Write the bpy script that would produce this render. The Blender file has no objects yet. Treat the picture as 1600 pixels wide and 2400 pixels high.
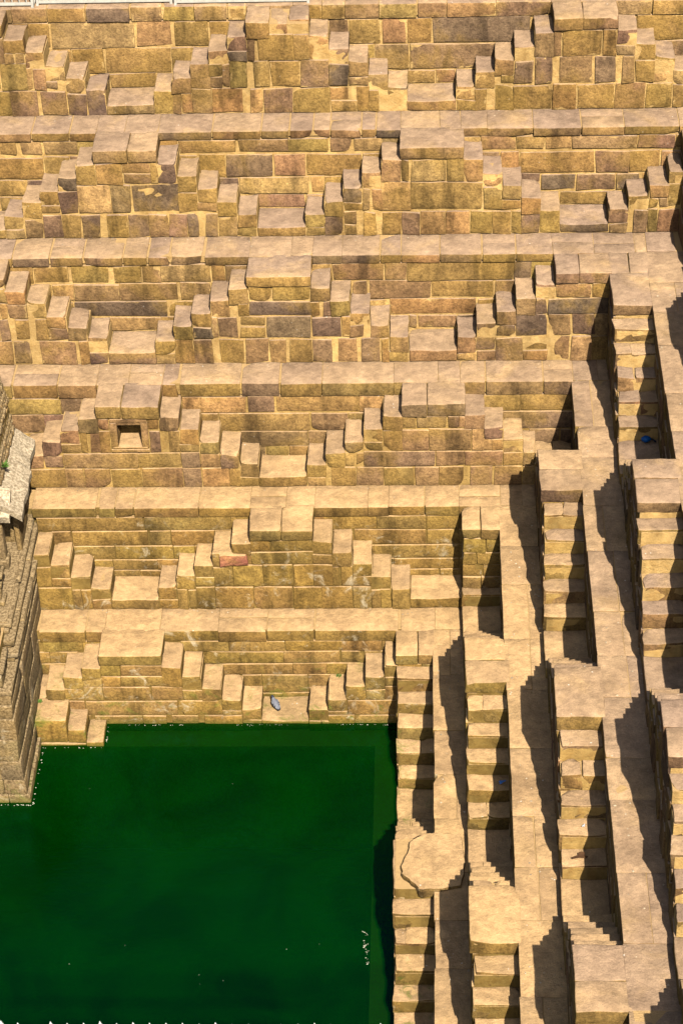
import bpy, math, random
from mathutils import Vector, Matrix, noise

random.seed(7)
scene = bpy.context.scene
COL = scene.collection

# ------------------------------------------------------------------ camera
CAM = (0.0, -30.0902, 19.8649)
YAW, PITCH, ROLL = 0.0492, 0.6563, -0.0358
cam_data = bpy.data.cameras.new('camera')
cam_data.sensor_fit = 'HORIZONTAL'
cam_data.sensor_width = 36.0
cam_data.lens = 5436.0 / 1600.0 * 36.0
cam_data.clip_start = 0.5
cam_data.clip_end = 2000.0
cam = bpy.data.objects.new('camera', cam_data)
COL.objects.link(cam)
_f = Vector((-math.sin(YAW) * math.cos(PITCH), math.cos(YAW) * math.cos(PITCH), -math.sin(PITCH)))
_r = Vector((math.cos(YAW), math.sin(YAW), 0.0))
_u = _r.cross(_f)
_r2 = _r * math.cos(ROLL) + _u * math.sin(ROLL)
_u2 = _u * math.cos(ROLL) - _r * math.sin(ROLL)
cam.matrix_world = Matrix(((_r2.x, _u2.x, -_f.x, CAM[0]), (_r2.y, _u2.y, -_f.y, CAM[1]), (_r2.z, _u2.z, -_f.z, CAM[2]), (0, 0, 0, 1)))
scene.camera = cam

# ------------------------------------------------------------------ light
LIGHT_DIR = Vector((-0.235, 0.89, -1.0)).normalized()
SUN_ELEV = math.asin(-LIGHT_DIR.z)
SUN_AZ = math.atan2(-LIGHT_DIR.x, -LIGHT_DIR.y)          # from +Y towards +X
world = bpy.data.worlds.new('World')
scene.world = world
world.use_nodes = True
wn = world.node_tree.nodes
wl = world.node_tree.links
for n in list(wn):
    wn.remove(n)
sky = wn.new('ShaderNodeTexSky')
sky.sky_type = 'NISHITA'
sky.sun_disc = False
sky.sun_elevation = SUN_ELEV
sky.sun_rotation = SUN_AZ
sky.dust_density = 3.0
sky.ozone_density = 0.6
bg = wn.new('ShaderNodeBackground')
bg.inputs['Strength'].default_value = 0.06
wo = wn.new('ShaderNodeOutputWorld')
wl.new(sky.outputs[0], bg.inputs['Color'])
wl.new(bg.outputs[0], wo.inputs['Surface'])
sd = bpy.data.lights.new('sun', 'SUN')
sd.energy = 5.0
sd.angle = math.radians(0.5)
sd.color = (1.0, 0.94, 0.83)
sun = bpy.data.objects.new('sun', sd)
COL.objects.link(sun)
sun.rotation_euler = LIGHT_DIR.to_track_quat('-Z', 'Y').to_euler()
sun.location = (10, -30, 40)
vs = scene.view_settings
vs.view_transform = 'Standard'
vs.look = 'None'
vs.exposure = 0.68
vs.gamma = 1.0
scene.cycles.max_bounces = 6
scene.cycles.diffuse_bounces = 0
scene.cycles.glossy_bounces = 2
scene.cycles.transparent_max_bounces = 8
scene.cycles.use_denoising = True

# ------------------------------------------------------------------ measured layout (metres)
P, X0, PW, A, RISE, D = 4.6, -5.036, 0.933, 0.2927, 0.2227, 0.57
PY, YR, AR = 4.729, -3.825, 0.2976
YB = {0: 3.36, 1: 2.2525, 2: 1.1328, 3: 0.0, 4: -1.11, 5: -2.1869, 6: -3.2608, 7: -4.33}
ZL = {1: 4.605, 2: 3.0867, 3: 1.5726, 4: 0.0, 5: -1.5392, 6: -3.0879, 7: -4.637}
XR = {0: 6.57, 1: 5.46, 2: 4.353, 3: 3.2471, 4: 2.1414, 5: 1.0347, 6: 0.0324, 7: -1.03}
WATER_Z = -4.485

# block layout of each course: (z bottom, z top, [(from, to) ...]) in metres
FRONT={
 1:[(3.97,4.406,[(-2.99,-2.62),(-2.58,-2.04),(-2.03,-1.57),(1.58,1.97),(1.99,2.57),(2.6,3.02),(3.02,3.33)]),(3.525,3.973,[(-6.51,-6.02),(-6.02,-5.65),(-5.58,-5.2),(-3.51,-3.13),(-3.12,-2.66),(-2.64,-2.41),(-2.39,-1.96),(-1.95,-1.52),(-1.49,-0.96),(-0.93,-0.67),(0.68,1.07),(1.08,1.59),(1.61,1.92),(1.95,2.44),(2.49,2.83),(2.9,3.13),(3.16,3.58),(3.61,3.91)]),(3.077,3.514,[(-6.77,-6.48),(-6.48,-6.0),(-5.93,-5.53),(-5.5,-4.99),(-4.93,-4.73),(-4.73,-4.16),(-4.14,-3.79),(-3.78,-3.38),(-3.34,-2.83),(-2.78,-2.55),(-2.51,-2.08),(-2.06,-1.55),(-1.53,-1.1),(-1.09,-0.76),(-0.71,-0.39),(0.48,0.86),(0.91,1.26),(1.29,1.78),(1.82,2.23),(2.24,2.75),(2.79,3.26),(3.28,3.61),(3.63,4.0)])],
 2:[(2.509,2.878,[(-5.37,-5.01),(-4.98,-4.63),(-4.61,-4.2),(-4.2,-3.84),(-0.74,-0.44),(-0.43,-0.31),(-0.28,0.22),(0.26,0.76),(0.76,1.05)]),(2.012,2.497,[(-6.93,-6.49),(-5.91,-5.36),(-5.33,-4.85),(-4.83,-4.54),(-4.5,-3.81),(-3.79,-3.21),(-1.34,-0.91),(-0.88,-0.3),(-0.3,0.85),(0.85,1.35),(1.35,1.65)]),(1.57,1.984,[(-6.79,-6.5),(-6.48,-6.2),(-6.18,-5.88),(-5.86,-5.61),(-5.61,-5.26),(-5.25,-4.96),(-4.94,-4.63),(-4.61,-4.29),(-4.28,-3.99),(-3.98,-3.71),(-3.7,-3.44),(-3.43,-3.21),(-3.19,-2.66),(-1.86,-1.63),(-1.61,-1.35),(-1.35,-1.12),(-1.1,-0.82),(-0.79,-0.47),(-0.46,-0.17),(-0.16,0.22),(0.24,0.6),(0.62,0.93),(0.95,1.21),(1.23,1.61),(1.63,1.92),(2.76,3.06),(3.08,3.44),(3.45,3.73)])],
 3:[(1.134,1.384,[(-3.03,-2.38),(-2.37,-1.82),(-1.8,-1.53),(1.87,2.4),(2.4,2.73)]),(0.84,1.124,[(-3.38,-3.02),(-2.9,-1.67),(-1.63,-1.24),(1.75,2.67)]),(0.465,0.841,[(-6.56,-6.36),(-6.31,-6.03),(-6.01,-5.59),(-5.53,-5.23),(-3.91,-3.23),(-3.23,-2.92),(-2.89,-2.51),(-2.48,-1.78),(-1.73,-1.35),(-1.35,-1.02),(-0.96,-0.64),(1.02,1.33),(1.36,1.75),(1.77,2.1),(2.13,2.46)]),(-0.032,0.44,[(-6.81,-6.44),(-6.39,-6.05),(-5.97,-5.43),(-5.38,-5.01),(-4.14,-3.64),(-3.59,-3.26),(-3.23,-2.86),(-2.83,-2.48),(-2.46,-2.21),(-2.16,-1.86),(-1.83,-1.43),(-1.41,-1.13),(-1.07,-0.77),(-0.75,-0.37),(0.44,1.02),(1.04,1.39),(1.4,1.77),(1.78,2.1),(2.13,2.43)])],
 4:[(-0.452,-0.241,[(-5.37,-5.02),(-5.01,-4.78),(-4.35,-4.13),(-0.73,-0.5),(-0.47,-0.24),(-0.22,0.22),(0.25,0.41),(0.41,0.71)]),(-0.871,-0.472,[(-5.6,-5.22),(-5.17,-4.81),(-4.33,-4.03),(-3.98,-3.53),(-1.01,-0.69),(-0.67,-0.04),(-0.03,0.6),(0.61,0.91),(0.91,1.2)]),(-1.159,-0.883,[(-6.13,-5.63),(-5.59,-4.47),(-4.47,-3.89),(-3.87,-3.49),(-3.47,-2.98),(-1.37,-1.17),(-1.14,0.05),(0.07,0.55),(0.56,1.01),(1.01,1.47)]),(-1.546,-1.174,[(-6.13,-5.66),(-5.65,-5.36),(-5.34,-4.92),(-4.9,-4.45),(-4.43,-3.85),(-3.84,-3.45),(-3.44,-3.09),(-3.09,-2.69),(-1.82,-1.54),(-1.52,-1.17),(-1.15,-0.66),(-0.65,-0.28),(-0.25,0.1),(0.12,0.58),(0.59,0.93),(0.95,1.3)])],
 5:[(-1.95,-1.745,[(-2.87,-2.44),(-2.42,-1.85),(-1.82,-1.55)]),(-2.199,-1.967,[(-3.61,-3.24),(-2.75,-1.86),(-1.84,-1.55),(-1.53,-1.2)]),(-2.627,-2.217,[(-6.1,-5.6),(-5.37,-4.8),(-3.93,-3.58),(-3.57,-3.1),(-3.09,-2.58),(-2.57,-2.12),(-2.1,-1.87),(-1.85,-1.42),(-1.38,-0.97),(-0.97,-0.6)]),(-3.079,-2.649,[(-6.08,-5.39),(-5.38,-4.96),(-4.23,-3.75),(-3.73,-3.39),(-3.38,-2.69),(-2.67,-2.14),(-2.12,-1.69),(-1.68,-1.27),(-1.26,-0.79),(-0.79,-0.29)])],
 6:[(-3.505,-3.294,[(-5.04,-4.74),(-4.72,-4.13),(-4.13,-3.81)]),(-3.727,-3.518,[(-5.64,-4.74),(-4.73,-4.13),(-4.13,-3.6)]),(-4.002,-3.732,[(-5.66,-5.05),(-5.05,-4.3),(-4.29,-3.62),(-3.62,-3.0),(-1.34,-0.77),(-0.76,-0.5)]),(-4.31,-4.022,[(-5.33,-3.92),(-3.9,-2.63),(-1.9,-0.5)])],
}
RECESS={
 1:[(3.946,4.36,[(-6.09,-5.79),(-5.76,-4.48),(-4.44,-3.93),(-3.87,-3.35),(-1.21,-0.75),(-0.7,-0.37),(-0.33,0.04),(0.06,1.54),(3.12,3.94)]),(3.518,3.93,[(-5.49,-4.99),(-4.96,-3.95),(-0.3,0.99)]),(3.268,3.498,[(-4.92,-4.21),(-0.33,0.09),(0.1,0.39)])],
 2:[(2.713,2.941,[(-6.54,-6.29),(-6.22,-5.91),(-5.86,-5.37),(-3.81,-2.93),(-2.9,-2.16),(-2.15,-1.53),(-1.51,-1.17),(-1.14,-0.74),(0.77,1.3),(1.31,1.72),(1.74,2.13),(2.15,3.13),(3.14,3.69)]),(2.301,2.671,[(-6.91,-5.91),(-3.53,-3.12),(-3.1,-2.39),(-2.37,-1.9),(-1.87,-1.04),(1.07,1.34),(1.35,2.49),(2.51,3.02),(3.02,3.48)]),(2.001,2.284,[(-6.96,-6.2),(-2.92,-1.85),(-1.82,-1.62),(1.38,1.67),(1.69,2.22),(2.24,2.82)]),(1.755,1.975,[(-2.65,-1.93),(1.98,2.7)])],
 3:[(1.118,1.418,[(-6.04,-5.51),(-5.48,-4.91),(-4.83,-4.41),(-4.39,-4.1),(-4.1,-3.35),(-3.33,-3.13),(-1.48,-0.72),(-0.69,-0.36),(-0.35,1.26),(1.26,1.52)]),(0.796,1.101,[(-5.79,-5.47),(-5.47,-4.77),(-4.76,-3.87),(-3.83,-3.35),(-1.19,-0.96),(-0.93,0.0),(0.02,0.96)]),(0.505,0.772,[(-5.49,-4.04),(-4.01,-3.64),(-0.62,0.7)]),(0.254,0.485,[(-4.94,-4.16),(-0.34,-0.22),(-0.21,0.4)])],
 4:[(-0.538,-0.249,[(-6.61,-5.67),(-3.8,-2.83),(-2.8,-2.4),(-2.36,-1.1),(0.69,1.35),(1.36,2.19)]),(-0.884,-0.561,[(-6.48,-5.96),(-3.26,-1.87),(-1.84,-1.27),(0.95,2.25)]),(-1.172,-0.901,[(-2.94,-1.9),(1.49,1.96)])],
 5:[(-1.983,-1.728,[(-6.1,-4.41),(-4.39,-3.07),(-1.65,-0.85),(-0.84,-0.09),(-0.08,0.41)]),(-2.273,-1.997,[(-5.85,-5.54),(-5.53,-4.37),(-4.33,-4.01),(-4.0,-3.34),(-1.19,-0.09),(-0.07,0.41)]),(-2.543,-2.293,[(-5.53,-4.9),(-4.88,-3.99),(-3.98,-3.67),(-0.89,0.41)]),(-2.764,-2.562,[(-4.94,-4.26),(-0.59,0.41)])],
 6:[(-3.504,-3.306,[(-5.98,-5.37),(-3.86,-3.12),(-3.11,-2.26),(-2.25,-1.39),(-1.39,-0.78)]),(-3.741,-3.522,[(-5.9,-5.46),(-3.56,-2.3),(-2.29,-1.43),(-1.4,-1.05)]),(-3.977,-3.766,[(-3.24,-2.16),(-2.15,-1.64)]),(-4.36,-3.998,[(-2.95,-2.64),(-2.64,-1.93)])],
}
COPING={
 1:[(-6.63,-6.33),(-6.33,-5.8),(-5.79,-5.21),(-5.19,-4.54),(-4.51,-4.05),(-4.03,-3.55),(-3.55,-3.06),(-3.04,-2.76),(-1.27,-0.76),(-0.76,-0.19),(-0.17,0.26),(0.27,1.01),(1.01,1.83),(2.79,3.34),(3.36,3.98)],
 2:[(-6.71,-6.05),(-6.03,-5.47),(-5.45,-5.05),(-4.11,-3.3),(-3.28,-2.56),(-2.54,-2.13),(-2.11,-1.77),(-1.75,-1.51),(-1.49,-1.04),(-1.02,-0.82),(-0.8,-0.44),(0.47,0.87),(0.87,1.55),(1.56,2.27),(2.29,2.92),(2.93,3.74),(3.75,4.23)],
 3:[(-6.72,-6.36),(-6.34,-5.79),(-5.76,-5.28),(-5.26,-4.67),(-4.65,-4.3),(-4.27,-3.96),(-3.94,-3.45),(-3.41,-2.74),(-1.78,-1.34),(-1.34,-0.77),(-0.75,-0.45),(-0.44,0.14),(0.15,0.77),(0.79,1.28),(1.3,1.84)],
 4:[(-6.89,-6.39),(-6.36,-5.69),(-5.67,-5.09),(-4.08,-3.85),(-3.81,-2.9),(-2.87,-2.31),(-2.28,-1.66),(-1.65,-0.57),(0.44,0.81),(0.83,1.68),(1.7,2.21)],
 5:[(-6.1,-5.12),(-5.08,-4.83),(-4.82,-4.55),(-4.53,-3.55),(-3.54,-2.76),(-1.78,-0.97),(-0.97,-0.66),(-0.66,-0.12),(-0.1,0.41)],
 6:[(-6.01,-5.31),(-5.29,-5.01),(-4.16,-3.27),(-3.27,-2.53),(-2.52,-1.81),(-1.79,-0.52),(-0.48,0.4)],
}

# ------------------------------------------------------------------ helpers
def lerp(a, b, t):
    return a + (b - a) * t


def empty(name, loc, label=None, cat=None, group=None, kind=None):
    o = bpy.data.objects.new(name, None)
    o.empty_display_size = 0.1
    o.location = loc
    COL.objects.link(o)
    tag(o, label, cat, group, kind)
    return o


def tag(o, label=None, cat=None, group=None, kind=None):
    if label:
        o['label'] = label
    if cat:
        o['category'] = cat
    if group:
        o['group'] = group
    if kind:
        o['kind'] = kind
    return o


def add_mesh(name, verts, faces, mat, parent=None, loc=(0, 0, 0), smooth=False, color=None):
    me = bpy.data.meshes.new(name)
    me.from_pydata(verts, [], faces)
    me.materials.append(mat)
    if smooth:
        me.polygons.foreach_set('use_smooth', [True] * len(me.polygons))
    o = bpy.data.objects.new(name, me)
    COL.objects.link(o)
    if parent is not None:
        o.parent = parent
        o.location = Vector(loc) - Vector(parent.location if parent.parent is None else parent.location + parent.parent.location)
    else:
        o.location = loc
    if color:
        o.color = color
    return o


class MB:
    """collects boxes, tubes and lofts into one mesh"""
    def __init__(self):
        self.v, self.f = [], []

    def box(self, x0, x1, y0, y1, z0, z1):
        b = len(self.v)
        self.v += [(x0, y0, z0), (x1, y0, z0), (x1, y1, z0), (x0, y1, z0), (x0, y0, z1), (x1, y0, z1), (x1, y1, z1), (x0, y1, z1)]
        self.f += [tuple(b + i for i in q) for q in ((0, 3, 2, 1), (4, 5, 6, 7), (0, 1, 5, 4), (1, 2, 6, 5), (2, 3, 7, 6), (3, 0, 4, 7))]
        return self

    def prism(self, poly, z0, z1):
        b = len(self.v)
        n = len(poly)
        self.v += [(x, y, z0) for x, y in poly] + [(x, y, z1) for x, y in poly]
        self.f.append(tuple(b + n + i for i in range(n)))
        self.f.append(tuple(b + n - 1 - i for i in range(n)))
        for i in range(n):
            j = (i + 1) % n
            self.f.append((b + i, b + j, b + n + j, b + n + i))
        return self

    def loft(self, rings, cap=True):
        b = len(self.v)
        m = len(rings[0])
        for r in rings:
            self.v += [tuple(p) for p in r]
        for i in range(len(rings) - 1):
            for j in range(m):
                k = (j + 1) % m
                self.f.append((b + i * m + j, b + i * m + k, b + (i + 1) * m + k, b + (i + 1) * m + j))
        if cap:
            self.f.append(tuple(b + m - 1 - j for j in range(m)))
            self.f.append(tuple(b + (len(rings) - 1) * m + j for j in range(m)))
        return self

    def tube(self, pts, rad, n=8):
        rings = []
        for i, p in enumerate(pts):
            p = Vector(p)
            d = (Vector(pts[min(i + 1, len(pts) - 1)]) - Vector(pts[max(i - 1, 0)])).normalized()
            a = d.orthogonal().normalized()
            c = d.cross(a)
            r = rad[i] if isinstance(rad, (list, tuple)) else rad
            rings.append([p + (a * math.cos(2 * math.pi * k / n) + c * math.sin(2 * math.pi * k / n)) * r for k in range(n)])
        return self.loft(rings)

    def build(self, name, mat, parent=None, loc=(0, 0, 0), smooth=False, color=None):
        return add_mesh(name, [tuple(Vector(v) - Vector(loc)) for v in self.v], self.f, mat, parent, loc, smooth, color)


_grid_cache = {}


def grid_faces(nx, ny, nz):
    key = (nx, ny, nz)
    if key in _grid_cache:
        return _grid_cache[key]
    idx, order, faces = {}, [], []

    def g(i, j, k):
        t = (i, j, k)
        if t not in idx:
            idx[t] = len(order)
            order.append(t)
        return idx[t]
    for i in range(nx):
        for j in range(ny):
            faces.append((g(i, j, 0), g(i, j + 1, 0), g(i + 1, j + 1, 0), g(i + 1, j, 0)))
            faces.append((g(i, j, nz), g(i + 1, j, nz), g(i + 1, j + 1, nz), g(i, j + 1, nz)))
    for i in range(nx):
        for k in range(nz):
            faces.append((g(i, 0, k), g(i + 1, 0, k), g(i + 1, 0, k + 1), g(i, 0, k + 1)))
            faces.append((g(i, ny, k), g(i, ny, k + 1), g(i + 1, ny, k + 1), g(i + 1, ny, k)))
    for j in range(ny):
        for k in range(nz):
            faces.append((g(0, j, k), g(0, j, k + 1), g(0, j + 1, k + 1), g(0, j + 1, k)))
            faces.append((g(nx, j, k), g(nx, j + 1, k), g(nx, j + 1, k + 1), g(nx, j, k + 1)))
    _grid_cache[key] = (order, faces)
    return _grid_cache[key]


def axis_lines(L, b, seg, most=7):
    b = min(b, L * 0.3)
    n = max(1, min(most, int(round((L - 2 * b) / seg))))
    return [0.0] + [b + (L - 2 * b) * i / n for i in range(n + 1)] + [L], b


def stone(parent, name, box, mat, color, b=0.012, amp=0.008, seg=0.15, jit=0.008, chip=0.25, sag=0.0, freq=3.2, most=7):
    """one dressed block: rounded arrises, wobbling edges, now and then a knocked-off corner"""
    x0, x1, y0, y1, z0, z1 = box
    c = Vector(((x0 + x1) / 2, (y0 + y1) / 2, (z0 + z1) / 2))
    L = (x1 - x0, y1 - y0, z1 - z0)
    if min(L) < 0.02:
        return None
    lines, bb = [], []
    for a in L:
        l, q = axis_lines(a, b, seg, most)
        lines.append(l)
        bb.append(q)
    order, faces = grid_faces(len(lines[0]) - 1, len(lines[1]) - 1, len(lines[2]) - 1)
    h = [a / 2 for a in L]
    corner = {(sx, sy, sz): Vector((random.uniform(-jit, jit), random.uniform(-jit, jit), random.uniform(-jit, jit))) for sx in (0, 1) for sy in (0, 1) for sz in (0, 1)}
    so = Vector((random.uniform(-90, 90), random.uniform(-90, 90), random.uniform(-90, 90)))
    chips = []
    while random.random() < chip and len(chips) < 3:
        cn = Vector((random.choice((-1, 1)) * random.uniform(.3, 1), random.choice((-1, 1)) * random.uniform(.3, 1), random.uniform(.2, 1) * random.choice((-1, 1, 1)))).normalized()
        cp = Vector((h[0] * (1 if cn.x > 0 else -1), h[1] * (1 if cn.y > 0 else -1), h[2] * (1 if cn.z > 0 else -1)))
        chips.append((cn, cp.dot(cn) - random.uniform(0.015, 0.07)))
    verts, hp = [], []
    br = min(bb)
    for (i, j, k) in order:
        p = Vector((lines[0][i] - h[0], lines[1][j] - h[1], lines[2][k] - h[2]))
        hp += [p.x, p.y, p.z]
        q = Vector((max(-h[0] + br, min(h[0] - br, p.x)), max(-h[1] + br, min(h[1] - br, p.y)), max(-h[2] + br, min(h[2] - br, p.z))))
        d = p - q
        if d.length > 1e-9:
            p = q + d.normalized() * br
        u, v, w = lines[0][i] / L[0], lines[1][j] / L[1], lines[2][k] / L[2]
        off = Vector((0, 0, 0))
        for (sx, sy, sz), o in corner.items():
            off += o * ((u if sx else 1 - u) * (v if sy else 1 - v) * (w if sz else 1 - w))
        p = p + off + noise.noise_vector((p + so) * freq) * amp + noise.noise_vector((p - so) * freq * 4.1) * amp * 0.75
        if sag and w > 0.8:
            p.z -= sag * (1 - (2 * u - 1) ** 2) * (0.4 + 0.6 * (1 - (2 * v - 1) ** 2))
        for cn, cd in chips:
            e = p.dot(cn) - cd
            if e > 0:
                p = p - cn * e * 0.93
        verts.append(p)
    me = bpy.data.meshes.new(name)
    me.from_pydata(verts, [], faces)
    me.polygons.foreach_set('use_smooth', [True] * len(faces))
    me.materials.append(mat)
    at = me.attributes.new('hp', 'FLOAT_VECTOR', 'POINT')
    at.data.foreach_set('vector', hp)
    at = me.attributes.new('hs', 'FLOAT_VECTOR', 'POINT')
    at.data.foreach_set('vector', h * len(verts))
    o = bpy.data.objects.new(name, me)
    COL.objects.link(o)
    o.color = color
    if parent is not None:
        o.parent = parent
        o.location = c - Vector(parent.location)
    else:
        o.location = c
    return o


# ------------------------------------------------------------------ materials
def new_mat(name):
    m = bpy.data.materials.new(name)
    m.use_nodes = True
    nt = m.node_tree
    for n in list(nt.nodes):
        nt.nodes.remove(n)
    return m, nt


class NT:
    def __init__(self, nt):
        self.nt = nt

    def n(self, t, **kw):
        nd = self.nt.nodes.new(t)
        for k, v in kw.items():
            setattr(nd, k, v)
        return nd

    def link(self, a, b):
        self.nt.links.new(a, b)

    def val(self, sock, x):
        if hasattr(x, 'is_output'):
            self.link(x, sock)
        else:
            sock.default_value = x

    def math(self, op, a, b=0.0, c=0.0, clamp=False):
        nd = self.n('ShaderNodeMath', operation=op, use_clamp=clamp)
        for s, x in zip(nd.inputs, (a, b, c)):
            self.val(s, x)
        return nd.outputs[0]

    def vmath(self, op, a, b=(0, 0, 0)):
        nd = self.n('ShaderNodeVectorMath', operation=op)
        self.val(nd.inputs[0], a)
        if op == 'SCALE':
            self.val(nd.inputs['Scale'], b)
        else:
            self.val(nd.inputs[1], b)
        return nd.outputs[0]

    def noise(self, vec, scale, detail=4.0, rough=0.55, dist=0.0, lac=2.0):
        nd = self.n('ShaderNodeTexNoise')
        self.val(nd.inputs['Vector'], vec)
        nd.inputs['Scale'].default_value = scale
        nd.inputs['Detail'].default_value = detail
        nd.inputs['Roughness'].default_value = rough
        nd.inputs['Distortion'].default_value = dist
        return nd.outputs[0]

    def ramp(self, x, lo, hi, a=0.0, b=1.0):
        nd = self.n('ShaderNodeMapRange', interpolation_type='SMOOTHSTEP')
        self.val(nd.inputs[0], x)
        for i, q in enumerate((lo, hi, a, b)):
            self.val(nd.inputs[1 + i], q)
        return nd.outputs[0]

    def mix(self, fac, a, b, blend='MIX'):
        nd = self.n('ShaderNodeMix', data_type='RGBA', blend_type=blend)
        self.val(nd.inputs['Factor'], fac)
        for s, x in ((nd.inputs[6], a), (nd.inputs[7], b)):
            if isinstance(x, tuple) and len(x) == 3:
                x = (*x, 1.0)
            self.val(s, x)
        return nd.outputs[2]

    def sep(self, v):
        nd = self.n('ShaderNodeSeparateXYZ')
        self.link(v, nd.inputs[0])
        return nd.outputs


def stone_material(name, mortar=False, pale=None):
    m, nt = new_mat(name)
    T = NT(nt)
    out = T.n('ShaderNodeOutputMaterial')
    bs = T.n('ShaderNodeBsdfPrincipled')
    T.link(bs.outputs[0], out.inputs[0])
    geo = T.n('ShaderNodeNewGeometry')
    oi = T.n('ShaderNodeObjectInfo')
    pos = geo.outputs['Position']
    rnd = oi.outputs['Random']
    sh = T.vmath('ADD', pos, T.vmath('SCALE', (13.7, 7.1, 5.3), T.math('MULTIPLY', rnd, 9.0)))
    n1 = T.noise(sh, 2.0, 5, 0.6, 0.3)
    n2 = T.noise(sh, 8.5, 7, 0.68)
    n3 = T.noise(sh, 70.0, 3, 0.6)
    nb = T.noise(T.vmath('ADD', pos, (31.0, 4.0, 9.0)), 1.1, 5, 0.6, 0.4)
    stv = T.vmath('MULTIPLY', pos, (1.0, 1.0, 0.16))
    streak = T.noise(stv, 2.6, 5, 0.62)
    normal = T.sep(geo.outputs['Normal'])
    grime = T.noise(T.vmath('MULTIPLY', pos, (1.0, 1.0, .55)), 1.7, 6, .66, .5)
    stain = T.math('MULTIPLY', T.ramp(grime, .40, .64, 1.10, .72), T.ramp(streak, .52, .66, 1.05, .56))
    zc = T.sep(pos)[2]
    base = oi.outputs['Color']
    if mortar:
        col = T.mix(T.ramp(n2, .3, .75), base, T.mix(1.0, base, (.72, .64, .54), 'MULTIPLY'))
        col = T.mix(T.ramp(n1, .48, .72), col, T.mix(1.0, base, (1.25, 1.22, 1.15), 'MULTIPLY'))
        col = T.mix(.6, col, T.mix(1.0, col, T.n_rgb(stain), 'MULTIPLY'))
        up = T.ramp(normal[2], .5, .85)
        col = T.mix(up, col, (.50, .32, .14))
        rel = T.math('ADD', T.math('MULTIPLY', n2, 1.0), T.math('MULTIPLY', n3, .5))
        bd, bst = .03, .9
    else:
        # vertical faces: weathered stone
        v = T.math('ADD', T.math('MULTIPLY', n2, .95), T.math('MULTIPLY', n1, .55))
        fr = T.mix(T.ramp(v, .45, 1.05), T.mix(1.0, base, (.62, .58, .56), 'MULTIPLY'), T.mix(1.0, base, (1.30, 1.28, 1.16), 'MULTIPLY'))
        fr = T.mix(T.math('MULTIPLY', T.ramp(nb, .47, .62), .6), fr, (.29, .172, .044))          # ochre lichen
        n5 = T.noise(sh, 26.0, 5, .75)
        gr = T.math('MULTIPLY', T.ramp(n3, .30, .62, .78, 1.10), T.ramp(n5, .34, .60, .70, 1.14))
        fr = T.mix(1.0, fr, T.n_rgb(gr), 'MULTIPLY')
        # lime smears round the joints
        hp = T.n('ShaderNodeAttribute', attribute_name='hp').outputs['Vector']
        hs = T.n('ShaderNodeAttribute', attribute_name='hs').outputs['Vector']
        ed = T.vmath('SUBTRACT', hs, T.vmath('ABSOLUTE', hp))
        ed = T.vmath('ADD', ed, T.vmath('SCALE', T.vmath('ABSOLUTE', geo.outputs['True Normal']), 3.0))
        e = T.sep(ed)
        emin = T.math('MINIMUM', e[0], T.math('MINIMUM', e[1], e[2]))
        n4 = T.noise(sh, 5.0, 6, 0.7, 0.5)
        lim = T.math('MINIMUM', T.math('MULTIPLY', T.math('SUBTRACT', n4, .42), T.math('MULTIPLY', oi.outputs['Alpha'], .36)), .048)
        sm = T.ramp(T.math('SUBTRACT', emin, lim), -.012, .012, 1.0, 0.0)
        sm = T.math('MULTIPLY', sm, T.math('MULTIPLY', oi.outputs['Alpha'], 1.1, clamp=True), clamp=True)
        fr = T.mix(sm, fr, T.mix(n2, (.36, .22, .07), (.66, .43, .175)))
        crack = T.math('MULTIPLY', T.ramp(emin, .003, .009, 1.0, 0.0), T.ramp(n4, .47, .56))
        fr = T.mix(T.math('MULTIPLY', crack, .6), fr, (.035, .022, .012))
        fr = T.mix(1.0, fr, T.n_rgb(stain), 'MULTIPLY')
        # horizontal faces: trodden and dusty
        hi = T.ramp(zc, -1.9, .6)
        tp = T.mix(rnd, T.mix(hi, (.63, .398, .182), (.515, .338, .186)), T.mix(hi, (.51, .327, .163), (.39, .263, .174)))
        tp = T.mix(T.ramp(n1, .30, .66), T.mix(1.0, tp, (.80, .79, .80), 'MULTIPLY'), tp)
        tp = T.mix(T.math('MULTIPLY', T.ramp(nb, .50, .70), .55), tp, (.58, .37, .165))
        lim2 = T.math('MULTIPLY', T.math('SUBTRACT', n4, .47), T.math('MULTIPLY', oi.outputs['Alpha'], .55))
        sm2 = T.ramp(T.math('SUBTRACT', emin, lim2), -.015, .015, .8, 0.0)
        tp = T.mix(sm2, tp, (.64, .42, .195))
        tp = T.mix(1.0, tp, T.n_rgb(T.ramp(n2, .25, .75, .76, 1.18)), 'MULTIPLY')
        tp = T.mix(1.0, tp, T.n_rgb(T.ramp(grime, .40, .66, 1.06, .80)), 'MULTIPLY')
        tp = T.mix(1.0, tp, T.n_rgb(T.ramp(n3, .3, .7, .86, 1.12)), 'MULTIPLY')
        if pale:
            tp = T.mix(T.ramp(n5, .38, .62), *pale)
            fr = T.mix(.5, fr, tp)
        up = T.ramp(T.math('ADD', normal[2], T.math('MULTIPLY', T.math('SUBTRACT', n2, .5), .5)), .45, .78)
        col = T.mix(up, fr, tp)
        # droppings
        vo = T.n('ShaderNodeTexVoronoi', feature='F1')
        T.link(T.vmath('ADD', pos, T.vmath('SCALE', T.n_vec(n2), .05)), vo.inputs['Vector'])
        vo.inputs['Scale'].default_value = 13.0
        pick = T.math('GREATER_THAN', T.sep(vo.outputs['Color'])[0], .80)
        size = T.math('MULTIPLY', T.sep(vo.outputs['Color'])[1], .17)
        dot = T.math('MULTIPLY', T.math('LESS_THAN', vo.outputs['Distance'], size), pick)
        patch = T.ramp(T.noise(T.vmath('ADD', pos, (3.0, 77.0, 2.0)), 1.3, 2), .50, .62)
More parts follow.
